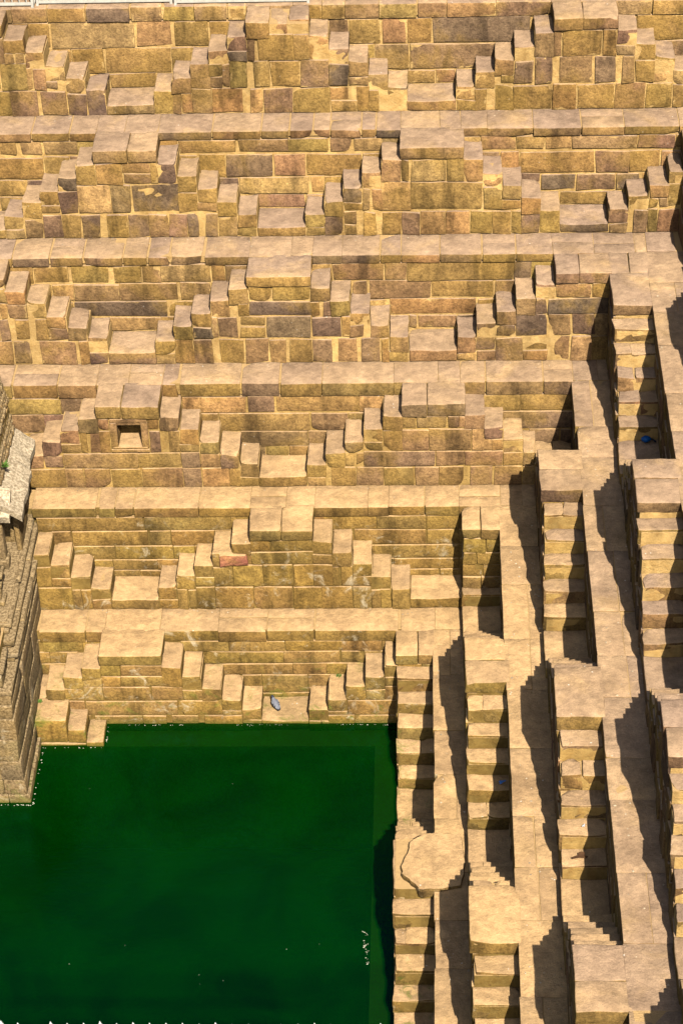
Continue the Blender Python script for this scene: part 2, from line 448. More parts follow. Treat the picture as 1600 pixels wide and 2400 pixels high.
        dot = T.math('MULTIPLY', dot, T.math('MULTIPLY', T.math('MULTIPLY', patch, .8), T.math('ADD', T.math('MULTIPLY', up, .8), .2)))
        col = T.mix(dot, col, (.78, .70, .58))
        # splashes of old whitewash / lime bloom on the lower courses
        low = T.ramp(zc, -1.5, -2.2)
        bloom = T.math('MULTIPLY', T.math('MULTIPLY', T.ramp(T.noise(T.vmath('ADD', pos, (9.0, 1.0, 40.0)), 2.7, 7, .72, .8), .56, .74), low), T.math('SUBTRACT', 1.0, up))
        col = T.mix(T.math('MULTIPLY', bloom, .85), col, (.60, .49, .32))
        # moss and the wet green band at the waterline
        moss = T.math('MULTIPLY', T.ramp(T.noise(pos, 3.1, 6, .7, .6), .54, .68), T.ramp(zc, -3.5, -4.0))
        col = T.mix(T.math('MULTIPLY', moss, .65), col, (.13, .16, .022))
        wet = T.ramp(T.math('ADD', zc, T.math('MULTIPLY', n2, .12)), -4.28, -4.46)
        col = T.mix(T.math('MULTIPLY', T.math('MULTIPLY', wet, .78), T.math('SUBTRACT', 1.0, T.math('MULTIPLY', up, .85))), col, (.11, .105, .014))
        rel = T.math('ADD', T.math('MULTIPLY', n2, .9), T.math('ADD', T.math('MULTIPLY', n5, .45), T.math('MULTIPLY', n1, .8)))
        bd, bst = .035, .85
    T.link(col, bs.inputs['Base Color'])
    bs.inputs['Roughness'].default_value = .92
    bs.inputs['Specular IOR Level'].default_value = .15
    bp = T.n('ShaderNodeBump')
    bp.inputs['Strength'].default_value = bst
    bp.inputs['Distance'].default_value = bd
    T.link(rel, bp.inputs['Height'])
    T.link(bp.outputs[0], bs.inputs['Normal'])
    return m


def _n_rgb(self, x):
    nd = self.n('ShaderNodeCombineColor')
    for i in range(3):
        self.link(x, nd.inputs[i])
    return nd.outputs[0]


def _n_vec(self, x):
    nd = self.n('ShaderNodeCombineXYZ')
    for i in range(3):
        self.link(x, nd.inputs[i])
    return nd.outputs[0]


NT.n_rgb, NT.n_vec = _n_rgb, _n_vec


def plain(name, col, rough=.6, metal=0.0, spec=.3, var=0.25, scale=12.0, bump=0.0):
    m, nt = new_mat(name)
    T = NT(nt)
    out = T.n('ShaderNodeOutputMaterial')
    bs = T.n('ShaderNodeBsdfPrincipled')
    T.link(bs.outputs[0], out.inputs[0])
    tc = T.n('ShaderNodeTexCoord').outputs['Object']
    nz = T.noise(tc, scale, 5, .6)
    T.link(T.mix(1.0, (*col, 1.0), T.n_rgb(T.ramp(nz, .25, .75, 1 - var, 1 + var)), 'MULTIPLY'), bs.inputs['Base Color'])
    bs.inputs['Roughness'].default_value = rough
    bs.inputs['Metallic'].default_value = metal
    bs.inputs['Specular IOR Level'].default_value = spec
    if bump:
        bp = T.n('ShaderNodeBump')
        bp.inputs['Strength'].default_value = .6
        bp.inputs['Distance'].default_value = bump
        T.link(nz, bp.inputs['Height'])
        T.link(bp.outputs[0], bs.inputs['Normal'])
    return m


STONE = stone_material('sandstone')
MORTAR = stone_material('lime_mortar', True)
WHITE = plain('white_painted_iron', (.78, .77, .72), .5, var=.08)
FOAM = plain('pale_scum', (.46, .43, .33), .8, var=.3, scale=40)


def water_material():
    m, nt = new_mat('green_water')
    T = NT(nt)
    out = T.n('ShaderNodeOutputMaterial')
    tr = T.n('ShaderNodeBsdfTransparent')
    tr.inputs[0].default_value = (.62, .90, .50, 1)
    df = T.n('ShaderNodeBsdfDiffuse')
    geo = T.n('ShaderNodeNewGeometry')
    pos = geo.outputs['Position']
    n = T.noise(pos, .7, 4, .6, .6)
    T.link(T.mix(T.ramp(n, .3, .7), (.0003, .017, .0003), (.0004, .030, .0005)), df.inputs[0])
    mx = T.n('ShaderNodeMixShader')
    mx.inputs[0].default_value = .66
    T.link(tr.outputs[0], mx.inputs[1])
    T.link(df.outputs[0], mx.inputs[2])
    gl = T.n('ShaderNodeBsdfGlossy')
    gl.inputs['Roughness'].default_value = .06
    gl.inputs['Color'].default_value = (.05, .85, .90, 1)
    fr = T.n('ShaderNodeFresnel')
    fr.inputs['IOR'].default_value = 1.33
    bp = T.n('ShaderNodeBump')
    bp.inputs['Strength'].default_value = .18
    bp.inputs['Distance'].default_value = .02
    T.link(T.math('ADD', T.noise(T.vmath('MULTIPLY', pos, (1.0, 2.2, 1.0)), 5.0, 5, .6, .8), T.math('MULTIPLY', T.noise(pos, 26.0, 3), .3)), bp.inputs['Height'])
    T.link(bp.outputs[0], gl.inputs['Normal'])
    T.link(bp.outputs[0], fr.inputs['Normal'])
    m2 = T.n('ShaderNodeMixShader')
    T.link(fr.outputs[0], m2.inputs[0])
    T.link(mx.outputs[0], m2.inputs[1])
    T.link(gl.outputs[0], m2.inputs[2])
    T.link(m2.outputs[0], out.inputs['Surface'])
    va = T.n('ShaderNodeVolumeAbsorption')
    va.inputs['Color'].default_value = (.0, .52, .02, 1)
    va.inputs['Density'].default_value = 5.0
    T.link(va.outputs[0], out.inputs['Volume'])
    return m


# ------------------------------------------------------------------ stone colours
def vary(c, s=.16):
    k = random.uniform(1 - s, 1 + s)
    return tuple(max(0.004, x * k * random.uniform(.94, 1.06)) for x in c)


OLIVE, BROWN, DARK, TAN, UMBER = (.310, .190, .064), (.300, .177, .082), (.165, .105, .068), (.395, .232, .092), (.232, .140, .080)


SMEAR = [1.0]


def front_color(k, smear=None):
    if k <= 3:
        c = random.choices((OLIVE, BROWN, DARK, TAN, UMBER), (34, 28, 9, 12, 17))[0]
        s = {1: .85, 2: .72, 3: .80}[k]
    elif k == 4:
        c = random.choices((OLIVE, BROWN, UMBER, TAN), (34, 38, 20, 8))[0]
        s = .35
    else:
        c = random.choices(((.285, .174, .048), (.28, .175, .057), (.248, .149, .050)), (45, 35, 20))[0]
        s = .10
    s = s if smear is None else smear
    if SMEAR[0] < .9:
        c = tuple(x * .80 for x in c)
    return (*vary(c), s * random.uniform(.3, 1.2) * SMEAR[0])


def mortar_color(k):
    return {1: (.60, .39, .15, 1), 2: (.58, .375, .14, 1), 3: (.60, .39, .15, 1), 4: (.47, .30, .10, 1)}.get(k, (.25, .162, .045, 1))


# ------------------------------------------------------------------ terraces
ORD = {1: 'topmost', 2: 'second', 3: 'third', 4: 'fourth', 5: 'fifth', 6: 'lowest'}


class Side:
    """maps wall coordinates (s along, t out from the recessed wall, z) to the world"""
    def __init__(self, k, side):
        self.k, self.side = k, side
        self.w = YB[k] if side == 'back' else XR[k]

    def box(self, s0, s1, t0, t1, z0, z1):
        if self.side == 'back':
            return (s0, s1, self.w - t1, self.w - t0, z0, z1)
        return (self.w - t1, self.w - t0, s0, s1, z0, z1)

    def pt(self, s, t, z):
        return (s, self.w - t, z) if self.side == 'back' else (self.w - t, s, z)


def fill_row(given, lo, hi, mean, gap):
    """the measured blocks of a course, with the stretches between them filled"""
    out = [list(g) for g in sorted(given) if g[1] > lo and g[0] < hi]
    res, cur = [], lo
    for a, b in out + [[hi, hi]]:
        while a - cur > .14:
            w = mean * random.uniform(.65, 1.4)
            e = a if a - cur - w < .16 else cur + w
            res.append((cur + gap / 2, e - gap / 2))
            cur = e
        if b > a:
            res.append((max(a, lo), min(b, hi)))
        cur = max(cur, b)
    return [r for r in res if r[1] - r[0] > .05]


def pattern(k, side):
    """cells (s0, s1, j, n): j=0 platform, 1..5 steps, 6 landing; n names the platform they belong to"""
    if side == 'back':
        per, st, a = P, X0 + (P / 2 if k % 2 else 0), A
        lo, hi = (-7.25 if k <= 4 else -6.05), XR[k] - D
    else:
        per, a = PY, AR
        st = YR + (PY / 2 if k % 2 else 0)
        lo, hi = {1: -7.0, 2: -12.0, 3: -15.2, 4: -15.2, 5: -14.2, 6: -13.2}[k], YB[k] - D
    cells = []
    for n in range(-6, 6):
        p0 = st + n * per
        p1 = p0 + PW
        cells.append((p0, p1, 0, n))
        for j in range(1, 6):
            cells.append((p1 + (j - 1) * a, p1 + j * a, j, n))
            cells.append((p0 - j * a, p0 - (j - 1) * a, j, n))
        cells.append((p1 + 5 * a, p0 + per - 5 * a, 6, n))
    out = []
    for s0, s1, j, n in sorted(cells):
        s0, s1 = max(s0, lo), min(s1, hi)
        if s1 - s0 > .10:
            out.append([s0, s1, j, n])
    if out:
        out[0][0], out[-1][1] = lo, hi
    return out, lo, hi


def walkway(k):
    """paved ledge behind the edge of terrace k, both arms"""
    z = ZL[k]
    th = z - (RECESS[k][0][1] if k in RECESS else z - .2) - .014
    w = empty('walkway', (XR[k], YB[k], z), 'paved stone ledge above the %s terrace wall' % ORD[k], None, None, 'structure')
    xlo, xhi = (-7.4 if k <= 4 else -6.1), XR[k - 1] - D
    ylo = {1: -7.0, 2: -12.0, 3: -15.2, 4: -15.2, 5: -14.2, 6: -13.2}[k]
    gap = .002
    yb0, yb1 = YB[k] - .025, YB[k - 1] - D + .03
    if k == 1:
        yb1 = YB[1] + .62
    for a, b in fill_row(COPING[k], xlo, XR[k], .62, gap):
        cut = random.random() < .25 and b - a > .4
        col = front_color(k)
        if cut:
            ym = lerp(yb0, yb1, random.uniform(.45, .6))
            stone(w, 'slab', (a + gap / 2, b - gap / 2, yb0 + random.uniform(-.01, .012), ym - .006, z - th, z), STONE, col, .006, .005, .2, .003, .2)
            stone(w, 'slab', (a + gap / 2, b - gap / 2, ym + .006, yb1, z - th, z - random.uniform(0, .008)), STONE, front_color(k), .005, .004, .2, .003, .1)
        else:
            stone(w, 'slab', (a + gap / 2, b - gap / 2, yb0 + random.uniform(-.012, .012), yb1, z - th, z - random.uniform(0, .006)), STONE, col, .006, .005, .2, .003, .22)
    # corner flags
    cur = XR[k] + .006
    while cur < xhi - .1 and k > 1:
        e = min(cur + random.uniform(.3, .6), xhi)
        stone(w, 'slab', (cur, e - gap, YB[k] + .006, yb1, z - th, z - random.uniform(0, .006)), STONE, front_color(k), .005, .004, .2, .003, .1)
        cur = e
    # right arm
    cur = YB[k]
    x0, x1 = XR[k] - .025, XR[k - 1] - D + .03
    while cur > ylo:
        e = cur - random.uniform(.7, 1.35)
        if k > 1 and random.random() < .3:
            xm = lerp(x0, x1, random.uniform(.4, .65))
            stone(w, 'slab', (x0 + random.uniform(-.01, .012), xm - .005, e + gap, cur, z - th, z - random.uniform(0, .006)), STONE, front_color(k), .006, .006, .16, .003, .25)
            stone(w, 'slab', (xm + .005, x1, e + gap, cur, z - th, z - random.uniform(0, .008)), STONE, front_color(k), .005, .004, .2, .003, .1)
        else:
            stone(w, 'slab', (x0 + random.uniform(-.012, .012), x1, e + gap, cur, z - th, z - random.uniform(0, .006)), STONE, front_color(k), .006, .006, .16, .003, .25)
        cur = e
    m = MB()
    m.box(xlo, xhi, YB[k] + .02, yb1 + .1, z - th + .02, z - .012)
    m.box(XR[k] + .02, x1 + .1, ylo, YB[k] + .019, z - th + .02, z - .012)
    c = mortar_color(k)
    m.build('mortar', MORTAR, w, (XR[k], YB[k], z), color=(c[0] * .95, c[1] * .95, c[2], 1))


def terrace_wall(k, side):
    """the recessed retaining wall between the flights"""
    S = Side(k, side)
    cells, lo, hi = pattern(k, side)
    z0, z1 = ZL[k + 1], ZL[k]
    o = S.pt((lo + hi) / 2, 0, z0)
    where = 'behind the flights facing the camera' if side == 'back' else 'in shade along the right-hand side'
    w = empty('terrace_wall', o, '%s terrace wall of coursed sandstone %s' % (ORD[k], where), 'wall')
    end = S.pt(hi + D, 0, 0)
    m = MB()
    bx = S.box(lo, hi + D, -.22, -.016, z0, RECESS[k][0][1])
    m.box(*bx)
    m.build('mortar', MORTAR, w, o, color=mortar_color(k))
    top = RECESS[k][0][1]
    rows = [r for r in RECESS[k]]
    zlow = z1 - 6 * RISE
    if rows[-1][0] > zlow + .06:
        rows.append((zlow - .05, rows[-1][0] - .012, []))
    gap = .024 if k <= 3 else (.016 if k == 4 else .008)
    for ri, (ra, rb, iv) in enumerate(rows):
        jj = iv if side == 'back' else []
        for a, b in fill_row(jj, lo, hi + D, .52, gap):
            # skip what the flights hide
            vis = any(s1 > a and s0 < b and z1 - j * RISE < rb - .02 for s0, s1, j, n in cells) or b > hi
            if not vis:
                continue
            pr = random.uniform(.003, .011)
            stone(w, 'stone', S.box(a + gap * .1, b - gap * .1, -.16, pr, ra + random.uniform(0, gap * .5), rb - random.uniform(0, gap * .4)), STONE, front_color(k), .006, .0075 if k <= 3 else .006, .11, .015 if k <= 3 else .008, .28)
    return w


def label_stairs(k, side, n, idx, total, part):
    pos = {1: 'only'}
    if side == 'back':
        p = ['leftmost', 'second from left', 'third from left', 'fourth from left'][idx]
        return 'double flight of sandstone steps facing the camera, %s terrace, %s' % (ORD[k], p)
    p = ['farthest', 'second farthest', 'third farthest', 'fourth farthest', 'fifth farthest'][idx]
    return 'double flight of sandstone steps on the right side, %s terrace, %s from camera' % (ORD[k], p)


NICHE = (-4.80, -4.335, -0.82, -0.27)


def staircases(k, side):
    S = Side(k, side)
    cells, lo, hi = pattern(k, side)
    a = A if side == 'back' else AR
    z0, z1 = ZL[k + 1], ZL[k]
    th = z1 - FRONT[k][0][1] - .008
    ns = []
    for c in cells:
        if c[3] not in ns:
            ns.append(c[3])
    order = sorted(ns) if side == 'back' else sorted(ns, reverse=True)
    things = {}
    for idx, n in enumerate(order):
        cs = [c for c in cells if c[3] == n]
        mid = (cs[0][0] + cs[-1][1]) / 2
        o = S.pt(mid, D / 2, z0)
        t = empty('staircase', o, label_stairs(k, side, n, idx, len(order), cs), 'staircase', 'stairs descending the %s terrace' % ORD[k])
        things[n] = (t, o)
    avail = []
    gap = .024 if k <= 3 else (.018 if k == 4 else .007)
    if side == 'right':
        gap *= .7
    for s0, s1, j, n in cells:
        t, o = things[n]
        zt = z1 - j * RISE
        col = front_color(k)
        col = (*col[:3], col[3] * .35 if side == 'back' else 0.0)
        if j == 0:
            w = s1 - s0
            if (k, side, n) == (6, 'right', -1):
                # cracked, tilted platform slab that slid out of place
                broken_platform(S, t, s0, s1, zt, th, col)
            elif (k, side, n) == (1, 'back', 0):
                # rough, half-lost platform of the topmost terrace
                q = [s0, s0 + .36, s0 + .64, s1]
                stone(t, 'platform_slab', S.box(q[0], q[1] - .01, -.02, D + .03, zt - .26, zt - .005), STONE, col, .016, .014, .12, .012, .6)
                stone(t, 'platform_slab', S.box(q[1], q[2] - .01, -.02, D - .02, zt - .34, zt - .05), STONE, front_color(k), .016, .016, .12, .014, .8)
                stone(t, 'platform_slab', S.box(q[2], q[3], -.02, D - .10, zt - .24, zt - .01), STONE, front_color(k), .016, .016, .12, .014, .8)
            else:
                parts = [s0, s1] if (k + n) % 3 == 0 or w < .5 else [s0, lerp(s0, s1, random.uniform(.38, .62)), s1]
                for p0, p1 in zip(parts, parts[1:]):
                    stone(t, 'platform_slab', S.box(p0 - (.012 if p0 == s0 else -.004), p1 + (.012 if p1 == s1 else -.004), -.03, D + random.uniform(.02, .04), zt - th, zt - random.uniform(0, .006)), STONE, col, .016, .010, .13, .008, .4)
            avail.append((s0, s1, zt - th))
        elif j == 6:
            zt2 = zt - random.uniform(0, .015)
            stone(t, 'landing_slab', S.box(s0 + .004, s1 - .004, -.03, D + random.uniform(0, .03), z0 + .006, zt2), STONE, col, .018, .012, .13, .008, .4, sag=.02)
            avail.append((s0, s1, z0))
        else:
            h = RISE * random.uniform(1.02, 1.30)
            lines = [r[1] for r in FRONT[k]] + [z0 + .004]
            below = [q for q in lines if q <= zt - h + .02]
            q = max(below) if below else z0 + .004
            if zt - h - q < .15:
                h = zt - q + .004
            over = random.uniform(-.025, .03)
            zz = zt - random.uniform(-.012, .022)
            cut = [-.03, D + over]
            if side == 'right' and random.random() < .28:
                cut.insert(1, random.uniform(.2, .42))
            for c0, c1 in zip(cut, cut[1:]):
                stone(t, 'step', S.box(s0 + .003, s1 - .003, c0 + .003, c1 - .003, zt - h, zz - random.uniform(0, .008)), STONE, col, .010, .011, .075, .015, .75, sag=random.uniform(.004, .022))
            avail.append((s0, s1, zt - h))
        # lime core behind the facing stones
    for n, (t, o) in things.items():
        m = MB()
        for (s0, s1, j, nn), (q0, q1, az) in zip(cells, avail):
            if nn != n:
                continue
            ztop = (z1 - j * RISE) - .05
            ins = [(s0, s1, z0, ztop)]
            if k == 4 and side == 'back' and j == 0 and n == 0:
                a0, a1, b0, b1 = NICHE
                ins = [(s0, a0, z0, ztop), (a1, s1, z0, ztop), (a0, a1, z0, b0), (a0, a1, b1, ztop)]
            for q in ins:
                if q[3] > q[2]:
                    m.box(*S.box(q[0], q[1], -.04, D - .016, q[2], q[3]))
        m.build('mortar', MORTAR, t, o, color=mortar_color(k))
    # facing stones in courses
    rows = FRONT[k]
    if k == 6:
        rows = rows + [(ZL[7] - .12, -4.325, [])]
    for ri, (ra, rb, iv) in enumerate(rows):
        ra2 = z0 + .004 if ri == len(FRONT[k]) - 1 and k < 6 else ra
        jj = iv if side == 'back' else []
        base = []
        for q in fill_row(jj, lo, hi, .36 if k <= 3 else .55, gap):
            q = list(q)
            for e in (0, 1):
                for c in cells:
                    for s in (c[0], c[1]):
                        if abs(q[e] - s) < .085:
                            q[e] = s + (gap * .4 if e == 0 else -gap * .4)
            if q[1] - q[0] > .05:
                base.append(q)
        for a0, b0 in base:
            cur, pieces = a0, []
            for (s0, s1, az) in avail:
                x0, x1 = max(a0, s0), min(b0, s1)
                if x1 - x0 < .015:
                    continue
                tp = min(rb, az)
                if pieces and abs(pieces[-1][2] - tp) < .012:
                    pieces[-1][1] = x1
                else:
                    pieces.append([x0, x1, tp])
            for x0, x1, tp in pieces:
                if tp - ra2 < .045 or x1 - x0 < .04:
                    continue
                if k == 4 and side == 'back' and x1 > NICHE[0] - .06 and x0 < NICHE[1] + .06 and tp > NICHE[2] - .04 and ra2 < NICHE[3]:
                    if x0 < NICHE[0] - .12:
                        x1 = NICHE[0] - .065
                    elif x1 > NICHE[1] + .12:
                        x0 = NICHE[1] + .065
                    else:
                        continue
                n = next((c[3] for c in cells if c[0] <= (x0 + x1) / 2 <= c[1]), cells[0][3])
                t, o = things[n]
                pr = random.uniform(.003, .011)
                gz = 0.0 if tp < rb - .001 else gap * random.uniform(.1, .5)
                split = side == 'back' and k <= 3 and random.random() < .08 and tp - ra2 > .3
                if split:
                    zm = lerp(ra2, tp, random.uniform(.42, .58))
                    stone(t, 'stone', S.box(x0, x1, D - .14, D + pr, ra2 + gap * .3, zm - gap * .4), STONE, front_color(k), .010, .009, .15, .012, .25)
                    stone(t, 'stone', S.box(x0, x1, D - .14, D - pr, zm + gap * .4, tp - gz), STONE, front_color(k), .010, .009, .15, .012, .25)
                else:
                    stone(t, 'stone', S.box(x0, x1, D - .14, D + pr, ra2 + gap * random.uniform(.1, .5), tp - gz - .003), STONE, front_color(k), .006, .0075 if k <= 3 else .006, .10, .018 if k <= 3 else .010, .3)
    if k == 4 and side == 'back':
        niche(things[0])
    if k == 5 and side == 'back':
        stone(things[0][0], 'stone', S.box(-3.22, -2.79, D - .1, D + .055, -2.205, -1.985), STONE, (.40, .145, .10, .0), .012, .016, .09, .014, .9)['label'] = 'pink loose block below the platform'


def broken_platform(S, t, s0, s1, zt, th, col):
    """wide slab with a torn outline lying on the landing"""
    stone(t, 'platform_slab', S.box(s0 + .02, s1, -.03, D + .015, zt - .2, zt - .06), STONE, col, .016, .014, .12, .012, .5)
    out = [(-.10, .02), (-.10, .24), (.02, .30), (.16, .46), (.34, .47), (.56, .40), (.80, .36), (.93, .20), (.97, .02), (.95, -.34), (.40, -.40), (-.02, -.34)]
    rng = random.Random(5)
    poly = []
    for i, (u, v) in enumerate(out):
        u2, v2 = out[(i + 1) % len(out)]
        for f in (0, .25, .5, .75):
            poly.append((lerp(u, u2, f) + rng.uniform(-.012, .012), lerp(v, v2, f) + rng.uniform(-.012, .012)))
    b, tp, n = [], [], len(poly)
    verts, faces = [], []
    for ring, (zz, sh) in enumerate(((zt - .13, .95), (zt + .012, 1.0), (zt + .045, .98))):
        for u, v in poly:
            cu, cv = .46, .06
            x, y, z = S.pt(s0 + cu + (u - cu) * sh, cv + (v - cv) * sh, zz + rng.uniform(-.006, .006))
            verts.append((x, y, z))
    for r in (0, 1):
        for i in range(n):
            j = (i + 1) % n
            faces.append((r * n + j, r * n + i, (r + 1) * n + i, (r + 1) * n + j))
    faces.append(tuple(2 * n + i for i in reversed(range(n))))
    o = add_mesh('broken_slab', [tuple(Vector(v) - Vector(t.location)) for v in verts], faces, STONE, t, t.location, color=col)
    o['label'] = 'cracked slab with a torn edge lying askew on the platform'


def niche(thing):
    t, o = thing
    x0, x1, z0, z1 = NICHE
    S = Side(4, 'back')
    yf = YB[4] - D
    r = empty('niche', ((x0 + x1) / 2, yf, z0))
    r.parent = t
    r.location = Vector(((x0 + x1) / 2, yf, z0)) - Vector(o)
    r['label'] = 'small square niche with a moulded frame'
    org = Vector(((x0 + x1) / 2, yf, z0))

    def put(name, b, col, bev=.008):
        q = stone(None, name, b, STONE, col, bev, .003, .15, .003, .1)
        q.parent = r
        q.location = q.location - org
    c = (*BROWN, .1)
    put('frame', (x0 - .055, x0 + .05, yf - .008, yf + .14, z0 + .02, z1 - .05), c)
    put('frame', (x1 - .05, x1 + .055, yf - .008, yf + .14, z0 + .02, z1 - .05), c)
    put('lintel', (x0 - .05, x1 + .05, yf - .012, yf + .14, z1 - .048, z1 + .022), c)
    put('lintel', (x0 - .02, x1 + .02, yf + .008, yf + .14, z1 - .10, z1 - .052), c)
    put('sill', (x0 - .06, x1 + .06, yf - .025, yf + .02, z0 - .035, z0 + .018), c)
    put('sill', (x0 - .03, x1 + .03, yf - .02, yf + .42, z0 + .02, z0 + .055), (*TAN, 0))
    put('back_panel', (x0 - .03, x1 + .03, yf + .36, yf + .46, z0 + .05, z1), (*OLIVE, 0))
    put('side_panel', (x0 + .0, x0 + .05, yf + .15, yf + .37, z0 + .05, z1), c)
    put('side_panel', (x1 - .05, x1 - .0, yf + .15, yf + .37, z0 + .05, z1), c)


def corner_block(k):
    j = {4: 5}.get(k, 0)
    x0, x1, y0, y1 = XR[k] - D, XR[k], YB[k] - D, YB[k]
    z0, z1 = ZL[k + 1], ZL[k] - j * RISE
    o = (x0, y0, z0)
    t = empty('corner_block', o, 'block of masonry filling the inner corner of the %s terrace' % ORD[k], 'masonry', 'corner blocks where the two walls meet')
    th = .19
    xm = lerp(x0, x1, random.uniform(.4, .6))
    stone(t, 'top_slab', (x0 - .02, xm - .004, y0 - .025, y1 + .0, z1 - th, z1 - .003), STONE, front_color(k), .016, .009, .13, .006, .3)
    stone(t, 'top_slab', (xm + .004, x1 + .0, y0 - .022, y1 + .0, z1 - th, z1 - .001), STONE, front_color(k), .016, .009, .13, .006, .3)
    m = MB()
    m.box(x0 + .024, x1 + .05, y0 + .024, y1 + .05, z0, z1 - .05)
    m.build('mortar', MORTAR, t, o, color=mortar_color(k))
    zz = z1 - th - .006
    while zz > z0 + .08:
        h = min(random.uniform(.2, .36), zz - z0)
        if zz - h - z0 < .12:
            h = zz - z0 - .004
        sp = lerp(x0, x1, random.uniform(.35, .65))
        stone(t, 'stone', (x0 + .004, sp - .006, y0 + random.uniform(-.012, .008), y0 + .15, zz - h + .008, zz), STONE, front_color(k), .011, .009, .14, .01, .2)
        stone(t, 'stone', (sp + .006, x1 + .02, y0 + random.uniform(-.012, .008), y0 + .15, zz - h + .008, zz), STONE, front_color(k), .011, .009, .14, .01, .2)
        stone(t, 'stone', (x0 + random.uniform(-.012, .008), x0 + .15, y0 + .16, y1 + .02, zz - h + .008, zz), STONE, front_color(k), .011, .009, .14, .01, .2)
        zz -= h


# the ground everything is cut into
m = MB()
for k in range(1, 8):
    zt = ZL[k] - .12 if k < 7 else ZL[7]
    m.box(-9.0 + .01 * k, 12.0 - .01 * k, YB[k] + .14, 11.0 - .01 * k, -8.0 - .01 * k, zt)
    m.box(XR[k] + .14, 11.9 - .01 * k, -16.0 - .01 * k, 11.2 - .01 * k, -8.3 - .01 * k, zt - .002)
for i, (y, x, zt) in enumerate(((3.5, 6.7, 6.15), (4.6, 7.8, 7.7), (5.7, 8.9, 9.2))):
    m.box(-9.2 - .01 * i, 12.2 + .01 * i, y, 11.5 + .01 * i, -8.6, zt)
    m.box(x, 12.3 + .01 * i, -16.3 - .01 * i, 11.6, -8.8, zt - .003)
tag(m.build('terrain', MORTAR, color=(.24, .17, .06, 1)), kind='structure')
m = MB()
m.box(-9.5, 6, -17, 8, -7.3, -6.9)
tag(m.build('pool_bed', MORTAR, color=(.05, .10, .02, 1)), kind='structure')

for k in range(1, 7):
    walkway(k)
    for side in ('back', 'right'):
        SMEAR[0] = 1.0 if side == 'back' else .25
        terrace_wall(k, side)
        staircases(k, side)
    corner_block(k)

# ------------------------------------------------------------------ water
m = MB()
m.box(-9.3, 2.0, -16.5, -2.6, -6.85, WATER_Z)
tag(m.build('water', water_material()), 'still opaque green water filling the bottom of the stepwell', kind='structure')

# ------------------------------------------------------------------ small steps beside the shrine
t = empty('corner_steps', (-5.5, -4.1, -4.6), 'three small steps going down into the water beside the carved plinth', 'steps')
for i, (x0, x1, zt, yf) in enumerate(((-6.04, -5.572, -3.99, -4.30), (-5.566, -5.292, -4.185, -4.31), (-5.286, -5.03, -4.405, -4.335))):
    stone(t, 'step', (x0, x1, yf, -3.80, -4.45 if i < 2 else -4.9, zt), STONE, (.33, .20, .05, 0), .014, .008, .1, .006, .3)
stone(t, 'stone', (-6.04, -5.30, -4.325, -3.86, -4.95, -4.455), STONE, front_color(6), .012, .008, .15, .006, .2)

# ------------------------------------------------------------------ carved shrine at the left edge
shrine = empty('shrine', (-6.6, -3.9, -5.4), 'carved stone shrine on a tall moulded plinth rising from the water', 'shrine')
BACK = -2.0
SHRINE_STONE = stone_material('grey_carved_stone', pale=((.135, .09, .042), (.40, .285, .15)))


def shrine_color():
    return (*vary(random.choice(((.17, .115, .05), (.20, .135, .05), (.135, .095, .052))), .2), 0)



def course(xr, yf, z0, z1, name='stone', dx=.32, bev=.014, amp=.009, yb=BACK, c=None):
    y = yf
    while y < yb - .05:
        e = min(y + random.uniform(.7, 1.3), yb)
        if yb - e < .3:
            e = yb
        stone(shrine, name, (xr - dx, xr + random.uniform(-.008, .008), y + .003, e - .003, z0 + .002, z1 - .002), SHRINE_STONE, c or shrine_color(), bev, amp, .14, .008, .3)
        y = e
    x = xr - dx
    while x > -7.3:
        e = x - random.uniform(.45, .8)
        stone(shrine, name, (e + .003, x - .003, yf + random.uniform(-.006, .01), yf + .34, z0 + .002, z1 - .002), SHRINE_STONE, c or shrine_color(), bev, amp, .14, .008, .3)
        x = e


for xr, yf, z0, z1 in ((-5.985, -5.56, -5.6, -4.34), (-6.03, -5.54, -4.34, -4.05), (-6.05, -5.53, -4.05, -3.68), (-6.055, -5.52, -3.68, -3.27),
                       (-6.05, -5.50, -3.27, -2.87), (-6.06, -5.49, -2.87, -2.62), (-6.065, -5.47, -2.62, -2.41)):
    course(xr, yf, z0, z1)
PALE = (.30, .235, .15, 0)
course(-6.03, -5.50, -2.41, -2.32, 'moulding', .3, .02, .006, c=PALE)
# mouldings of the rear part, then of the set-back front part
for xr, yf, z0, z1, c in ((-6.06, -4.86, -2.05, -1.95, None), (-6.00, -4.90, -1.95, -1.84, PALE), (-6.10, -4.80, -1.84, -1.77, None),
                          (-6.05, -4.84, -1.77, -1.66, None), (-6.14, -4.70, -1.66, -1.58, None), (-6.10, -4.66, -1.58, -1.50, PALE)):
    course(xr, yf, z0 - .27, z1 - .27, 'moulding', .3, .022, .005, c=c)
for xr, yf, z0, z1, c in ((-6.16, -5.42, -2.05, -1.80, None), (-6.12, -5.44, -1.80, -1.70, PALE), (-6.22, -5.34, -1.70, -1.40, None),
                          (-6.18, -5.36, -1.40, -1.30, PALE), (-6.30, -5.22, -1.30, -.95, None)):
    course(xr, yf, z0 - .27, z1 - .27, 'moulding', .28, .02, .006, yb=-4.9, c=c)
m = MB()
m.box(-7.4, -6.2, -5.2, BACK, -5.5, -1.83)
m.build('core', MORTAR, shrine, (-6.6, -3.9, -3.0), color=(.3, .2, .06, 1))
stone(shrine, 'floor_slab', (-7.3, -6.16, -4.62, -2.05, -1.83, -1.76), SHRINE_STONE, (.45, .3, .15, 0), .01, .006, .2)
